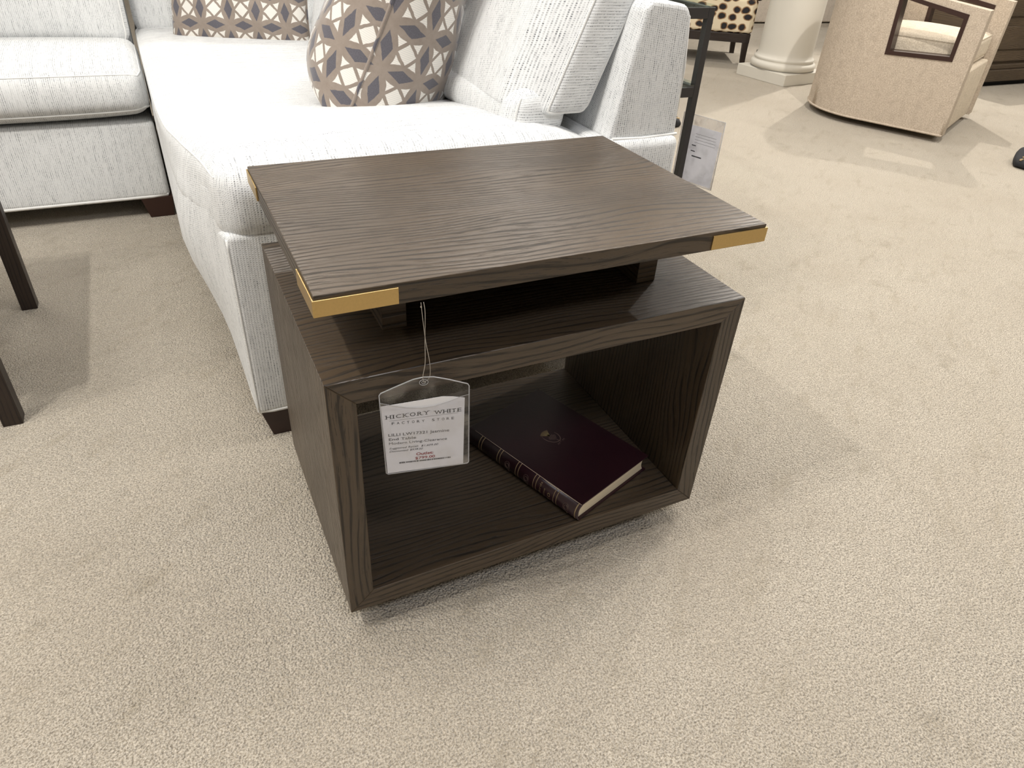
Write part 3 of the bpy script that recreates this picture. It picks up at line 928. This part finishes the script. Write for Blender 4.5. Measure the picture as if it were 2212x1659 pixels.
# windows cut in both arms: quadrilateral (distance from front, height)
hole = {(0, 0): (.082, .392), (1, 0): (.410, .378), (0, 1): (.084, .606), (1, 1): (.425, .662)}
NS, NZ = 6, 6
cols = [0.0]; 
def grid_point(i, j, rev):
    """i: 0..3 patch line along, j: 0..3 patch line up; returns (d, z)"""
    a = {0: None, 1: 0, 2: 1, 3: None}[i]; b = {0: None, 1: 0, 2: 1, 3: None}[j]
    if a is not None and b is not None: return hole[a, b]
    if a is not None:
        d = hole[a, 0 if j == 0 else 1][0]; d = hole[a, 0][0] if j == 0 else hole[a, 1][0]
        return (d, Z0 if j == 0 else top_z(d/TOT))
    d = 0 if i == 0 else .52
    if b is not None: return (d, hole[0 if i == 0 else 1, b][1])
    return (d, Z0 if j == 0 else top_z(d/TOT))
def shell():
    bm = bmesh.new()
    def add(p4, k1, k2, rev):
        for layer in (0, 1):
            g = {}
            for a in range(k1+1):
                for b in range(k2+1):
                    s_, t_ = a/k1, b/k2
                    p = [(1-s_)*(1-t_)*p4[0][q]+s_*(1-t_)*p4[1][q]+s_*t_*p4[2][q]+(1-s_)*t_*p4[3][q] for q in (0, 1)]
                    d = p[0]/TOT; d = 1-d if rev else d
                    v = side_path(d, THK if layer else 0); g[a, b] = bm.verts.new((v.x, v.y, p[1]))
            for a in range(k1):
                for b in range(k2):
                    f = bm.faces.new((g[a, b], g[a+1, b], g[a+1, b+1], g[a, b+1])); f.smooth = True
    for rev in (False, True):
        for i in range(3):
            for j in range(3):
                if i == 1 and j == 1: continue
                add([grid_point(i, j, rev), grid_point(i+1, j, rev), grid_point(i+1, j+1, rev), grid_point(i, j+1, rev)], 5, 4, rev)
    n = 30
    for k in range(n):
        a, b = .52+(TOT-1.04)*k/n, .52+(TOT-1.04)*(k+1)/n
        add([(a, Z0), (b, Z0), (b, top_z(b/TOT)), (a, top_z(a/TOT))], 1, 6, False)
    # caps: top edge, bottom edge, front ends
    n = 80
    def strip(fz):
        prev = None
        for k in range(n+1):
            s_ = k/n; o = side_path(s_, 0); q = side_path(s_, THK); z = fz(s_)
            cur = (bm.verts.new((o.x, o.y, z)), bm.verts.new((q.x, q.y, z)))
            if prev: bm.faces.new((prev[0], prev[1], cur[1], cur[0]))
            prev = cur
    strip(lambda s_: top_z(s_)); strip(lambda s_: Z0)
    for s_ in (0, 1):
        o = side_path(s_, 0); q = side_path(s_, THK)
        bm.faces.new([bm.verts.new(c) for c in ((o.x, o.y, Z0), (q.x, q.y, Z0), (q.x, q.y, top_z(s_)), (o.x, o.y, top_z(s_)))])
    bmesh.ops.remove_doubles(bm, verts=bm.verts, dist=.0008)
    return bm
link('shell', shell(), M['boucle'], CH)
def window_frame(rev):
    bm = bmesh.new(); t = .020
    cs = [hole[0, 0], hole[1, 0], hole[1, 1], hole[0, 1]]
    ce = (sum(c[0] for c in cs)/4, sum(c[1] for c in cs)/4)
    inn = []
    for c in cs:
        inn.append((c[0]+(t if c[0] < ce[0] else -t), c[1]+(t if c[1] < ce[1] else -t)))
    def V(c, ins):
        d = c[0]/TOT; d = 1-d if rev else d
        v = side_path(d, ins); return bm.verts.new((v.x, v.y, c[1]))
    n = 4
    rings = [[V(c, i_) for c in q] for q, i_ in ((cs, -.004), (inn, -.004), (inn, THK+.004), (cs, THK+.004))]
    for a, b in zip(rings, rings[1:]+rings[:1]):
        for i in range(4): bm.faces.new((a[i], a[(i+1) % 4], b[(i+1) % 4], b[i]))
    return link('window_frame', bm, M['foot'], CH)
for rev in (False, True):
    wf = window_frame(rev); wf['label'] = 'dark wood window frame'
def pad_fn(p, u, v, w):
    p.z += .028*(1-u*u)*(1-v*v)*(w if w > 0 else 0); return p
def chair_seat_fn(p, u, v, w):
    p.z += .030*(1-u*u)*(1-v*v)*max(0, w)
    if v > 0: p.x = WID/2+(p.x-WID/2)*(1-.42*v*v)
    return p
cush = Soft((THK+.006, .035, .345), (WID-THK-.006, .68, .475), .035, chair_seat_fn, (10, 10, 3))
cco = soft('seat_cushion', M['boucle_light'], CH, cush)
for z in (.35, .47):
    welt('cushion_welt', cco, cush.path([(THK+.006, .60, z), (THK+.006, .035, z), (WID-THK-.006, .035, z), (WID-THK-.006, .60, z)], 20), .0055, M['boucle_light'])
def chair_back_fn(p, u, v, w):
    p.y -= .05*(1-u*u); p.y += .10*(p.z-.47); return p
soft('back_cushion', M['boucle_light'], CH, Soft((.20, .56, .475), (.60, .68, .80), .04, chair_back_fn, (8, 3, 6)))
def front_fn(p, u, v, w):
    if v > 0: p.x = WID/2+(p.x-WID/2)*(1-.30*v*v)
    return p
soft('front_rail', M['boucle_light'], CH, Soft((THK+.001, .012, .036), (WID-THK-.001, .62, .34), .012, front_fn, (6, 6, 4)))
bm = bmesh.new(); tube(bm, [side_path(k/60, -.001)+Vector((0, 0, Z0+.004)) for k in range(61)], .006, 6)
link('hem_welt', bm, M['boucle'], CH)
bm = bmesh.new(); lathe(bm, [(.25, 0), (.25, .02), (.10, .03), (.10, .04)], 32, (WID/2, .42)); link('swivel_base', bm, M['black'], CH)

# painted column
co = thing('column', 'round white painted column on a square plinth beside swivel chair', 'column', loc=(3.745, 2.992, 0), rz=math.radians(7))
PS = .42
boxes('plinth', M['plaster'], co, ((0, 0, 0), (PS, PS, .072)), bevel=.003)
bm = bmesh.new()
R = .185
lathe(bm, [(R+.030, .0725)]+[(R+.012+.022*math.cos(-PI/2+PI*k/10), .0975+.0245*math.sin(-PI/2+PI*k/10)) for k in range(11)]+[(R+.012, .126), (R+.014, .130), (R+.012+.006*math.cos(0), .138), (R+.010, .146), (R+.002, .152), (R-.002, .170), (R-.004, .20), (R-.006, 1.5), (R-.02, 2.89)], 56, (PS/2, PS/2))
sh_ = link('shaft', bm, M['plaster'], co)
# pilaster wall behind the column
pw = thing('pilaster', 'white panelled pilaster just behind the round column', 'pilaster', loc=(4.14, 3.42, 0), rz=math.radians(7))
boxes('panel', M['plaster'], pw, ((0, 0, .14), (.24, .24, 2.88)), bevel=.002)
boxes('base_moulding', M['plaster'], pw, ((-.02, -.02, 0), (.26, .26, .105)), ((-.012, -.012, .105), (.252, .252, .14)), bevel=.006)
boxes('stile', M['plaster'], pw, ((.0, -.012, .16), (.035, 0, 2.6)), ((.205, -.012, .16), (.24, 0, 2.6)), bevel=.003)

# spotted dining chair
lc = thing('dining_chair', 'black and cream spotted dining chair with dark legs behind the sofa', 'chair', loc=(3.945, 3.655, 0), rz=math.radians(58))
LW, LD = .52, .50     # local x runs away from the camera, local y to the left
def leg(x, y, kx, ky):
    bm = bmesh.new(); t0, t1 = .046, .034
    rings = []
    for z, t, f in ((.215, t0, 0), (.14, t0*.92, .1), (.06, t0*.8, .55), (0, t1, 1)):
        cx, cy = x+kx*f*.03, y+ky*f*.03
        rings.append([bm.verts.new((cx+a*t/2, cy+b*t/2, z)) for a, b in ((-1, -1), (1, -1), (1, 1), (-1, 1))])
    for a, b in zip(rings, rings[1:]):
        for i in range(4): bm.faces.new((a[i], a[(i+1) % 4], b[(i+1) % 4], b[i]))
    bm.faces.new(rings[0]); bm.faces.new(rings[-1][::-1])
    link('leg', bm, M['wood_black'], lc, bevel=.002)
leg(.0, .0, 0, -.3); leg(LW, 0, 0, -.3); leg(0, LD, 0, .3); leg(LW, LD, 0, .3)
boxes('seat_rail', M['wood_black'], lc, ((-.023, -.023, .155), (LW+.023, LD+.023, .215)), bevel=.003)
bm = bmesh.new(); Soft((-.03, -.03, .2155), (LW+.03, LD+.03, .44), .025, None, (6, 6, 4), ('z', 'z', 'y')).build(bm); link('seat', bm, M['leopard'], lc)
bm = bmesh.new()
def lbk(p, u, v, w): p.y -= .10*(p.z-.43); return p
Soft((-.03, -.06, .43), (LW+.03, .05, .95), .03, lbk, (6, 3, 8), ('z', 'z', 'x')).build(bm); link('backrest', bm, M['leopard'], lc)

# cream sofa in the far background
fs = thing('sofa', 'pale upholstered sofa with blush welt far behind the column', 'sofa', loc=(5.25, 5.42, 0), rz=math.radians(-3))
soft('base', M['linen'], fs, Soft((0, 0, .012), (1.9, .9, .24), .015, None, (8, 6, 3)))
soft('seat_cushion', M['linen'], fs, Soft((.16, -.01, .255), (1.74, .7, .42), .05, pad_fn, (10, 6, 3)))
boxes('welt', M['blush'], fs, ((.0, -.006, .238), (1.9, .02, .252)))
soft('backrest', M['linen'], fs, Soft((0, .68, .24), (1.9, .9, .85), .06, None, (8, 4, 4)))
for x in (0, 1.74): soft('arm', M['linen'], fs, Soft((x, .0, .255), (x+.16, .68, .62), .05, None, (3, 6, 4)))
for x in (.06, 1.78):
    for y in (.05, .8): boxes('foot', M['foot'], fs, ((x, y, 0), (x+.06, y+.06, .05)))

# carved cabinet behind the chair
cb = thing('cabinet', 'brown carved wooden cabinet on a dark base behind the swivel chair', 'cabinet', loc=(5.1, 2.66, 0))
CWd = 1.7
boxes('plinth', M['black'], cb, ((.03, .035, 0), (CWd-.03, .5, .035)))
boxes('carcass', M['carved'], cb, ((0, .02, .035), (CWd, .52, .80)), bevel=.004)
boxes('base_moulding', M['carved'], cb, ((-.02, -.012, .035), (CWd+.02, .02, .115)), ((-.008, 0, .115), (CWd+.008, .02, .15)), bevel=.008)
for k in range(2):
    x = .04+k*.83
    dr = boxes('door', M['carved'], cb, ((x, .004, .17), (x+.79, .02, .74)), bevel=.004)
    boxes('door_panel', M['carved'], dr, ((x+.09, -.008, .25), (x+.70, .004, .40)), ((x+.09, -.008, .46), (x+.70, .004, .66)), bevel=.010)
boxes('top', M['carved'], cb, ((-.03, -.03, .80), (CWd+.03, .55, .84)), bevel=.006)

# small dark things on the carpet
def dark_bag(name, label, loc, rz, sc, lab2=''):
    root = thing(name, label, 'bag', loc=loc, rz=rz)
    bm = bmesh.new()
    def fn(p, u, v, w):
        p.z *= 1-.55*max(0, -u); p.y *= 1-.55*max(0, -u)**1.5; return p
    Soft((0, -.10*sc, .0), (.26*sc, .10*sc, .075*sc), .03*sc, fn, (8, 8, 3)).build(bm); body = link('body', bm, M['black'], root)
    bm = bmesh.new()
    for k in range(9):
        x = .02+.026*k; 
        for j in (-1, 0, 1):
            if random.random() < .25: continue
            y = j*.028*sc+random.uniform(-.006, .006)
            z = .075*sc*(1-.55*max(0, 1-x*sc/(.13*sc)))
            M4 = Matrix.Translation((x*sc, y, z)) @ Matrix.Rotation(random.uniform(-.6, .6), 4, 'Z')
            box(bm, (-.012*sc, -.0045*sc, -.004), (.012*sc, .0045*sc, .0025), M4=M4)
    o = link('studs', bm, M['gilt'], body); o['label'] = 'gold studs'
    return root
dark_bag('studded_bag', 'black bag with gold studs on the carpet at the right edge', (3.665, 1.262, 0), math.radians(8), 1.0, '')
dark_bag('studded_pouch', 'small black and gold pouch on the carpet between sofa back and console leg', (2.42, 2.37, 0), math.radians(150), .95, '')

# price sheet in the sleeve beside the console
Wd, Hd = .15, .215
panel('sleeve', M['pouch'], ST(0), ST(.001), -.062, .092, .0, Hd)
panel('sheet', M['paper'], ST(.0012), ST(.0016), -.056, .086, .004, Hd-.032)
panel('sleeve', M['pouch'], ST(.0030), ST(.0036), -.062, .092, .0, Hd)
bm = bmesh.new(); T = ST(.0020)
for k in range(4): quad(bm, T, -.005, .072, Hd-.056-.009*k, Hd-.0552-.009*k)
quad(bm, T, -.012, .004, Hd-.094, Hd-.091); quad(bm, T, -.012, .004, Hd-.112, Hd-.109)
quad(bm, T, -.005, .032, Hd-.128, Hd-.124)
link('print', bm, M['ink_grey'], sl)
bm = bmesh.new(); T = ST(.002)
tube(bm, [T(-.062, 0), T(.092, 0), T(.092, Hd), T(-.062, Hd)], .0012, 5, True); link('rim', bm, M['pouch_rim'], sl)

# ------------------------------------------------------------------ lights
def spot(loc, target, power, col=(1, .955, .89), size=70, rad=.03, blend=.6):
    l = bpy.data.lights.new('track_spot', 'SPOT'); l.energy = power; l.color = col
    l.spot_size = math.radians(size); l.spot_blend = blend; l.shadow_soft_size = rad
    o = bpy.data.objects.new('track_spot', l); COL.objects.link(o); o.location = loc
    d = Vector(target)-Vector(loc); o.rotation_euler = d.to_track_quat('-Z', 'Y').to_euler()
    return o
def fill_light(loc, sx, sy, power, col=(1, .975, .94)):  # unseen area lamp under the ceiling, added as soft ambient fill
    if loc[1] < 0: col = (.95, .98, 1.06)  # cooler tint for the fill added in front, lifting card and sofa end
    l = bpy.data.lights.new('fill_panel', 'AREA'); l.shape = 'RECTANGLE'; l.size = sx; l.size_y = sy
    l.energy = power; l.color = col
    o = bpy.data.objects.new('fill_panel', l); COL.objects.link(o); o.location = loc
    return o
spot((-1.12, -.035, 2.7), (.6, .4, .3), 48, size=100)
spot((-1.10, .17, 2.7), (.6, .7, .3), 48, size=100)
spot((-2.9, .05, 2.7), (1.0, .8, .2), 45, size=80)
spot((.4, 3.6, 2.75), (.2, 1.6, .4), 30, size=90)
spot((2.6, .9, 2.75), (2.9, 1.4, 0), 120, size=125)
spot((6.0, .4, 2.75), (4.2, 2.0, .2), 80, size=90)
spot((5.3, 3.6, 2.75), (3.9, 2.2, .2), 210, size=95)
spot((3.2, 5.0, 2.75), (4.0, 4.2, 0), 70, size=100)
for x, y, e in ((-1.9, .3, 20), (1.6, .3, 22), (4.6, .5, 20), (-1.5, 3.2, 22), (1.8, 3.2, 22), (5.0, 3.4, 22), (8, 2, 16), (2, 7, 22), (6.5, 7, 22), (.4, -1.75, 24), (-.35, .6, 15)):
    fill_light((x, y, 2.88), 1.2, .6, e)
w = bpy.data.worlds.new('World'); S.world = w; w.use_nodes = True
w.node_tree.nodes['Background'].inputs[0].default_value = (1, .97, .93, 1)
w.node_tree.nodes['Background'].inputs[1].default_value = .3

# ------------------------------------------------------------------ camera
cam = bpy.data.cameras.new('camera'); cam.sensor_width = 36; cam.sensor_fit = 'HORIZONTAL'
cam.lens = 1512.4/2212*36; cam.clip_start = .02; cam.clip_end = 60
co_ = bpy.data.objects.new('camera', cam); COL.objects.link(co_)
Rr = ((0.9002, -0.4321, 0.055), (0.209, 0.5393, 0.8158), (0.3821, 0.7228, -0.5757))
yaw, pitch, roll = .4863, .6135, .0673
fw = Vector((math.sin(yaw)*math.cos(pitch), math.cos(yaw)*math.cos(pitch), -math.sin(pitch)))
rt = Vector((math.cos(yaw), -math.sin(yaw), 0)); up = rt.cross(fw)
r2 = rt*math.cos(roll)+up*math.sin(roll); u2 = up*math.cos(roll)-rt*math.sin(roll)
m4 = Matrix(((r2.x, u2.x, -fw.x, -.1176), (r2.y, u2.y, -fw.y, -.7080), (r2.z, u2.z, -fw.z, .9832), (0, 0, 0, 1)))
co_.matrix_world = m4
S.camera = co_
S.view_settings.view_transform = 'Standard'; S.view_settings.look = 'None'
S.view_settings.gamma = 1; S.view_settings.exposure = 0.48; S.view_settings.use_curve_mapping = False
S.cycles.use_denoising = True
S.cycles.max_bounces = 8; S.cycles.transparent_max_bounces = 12
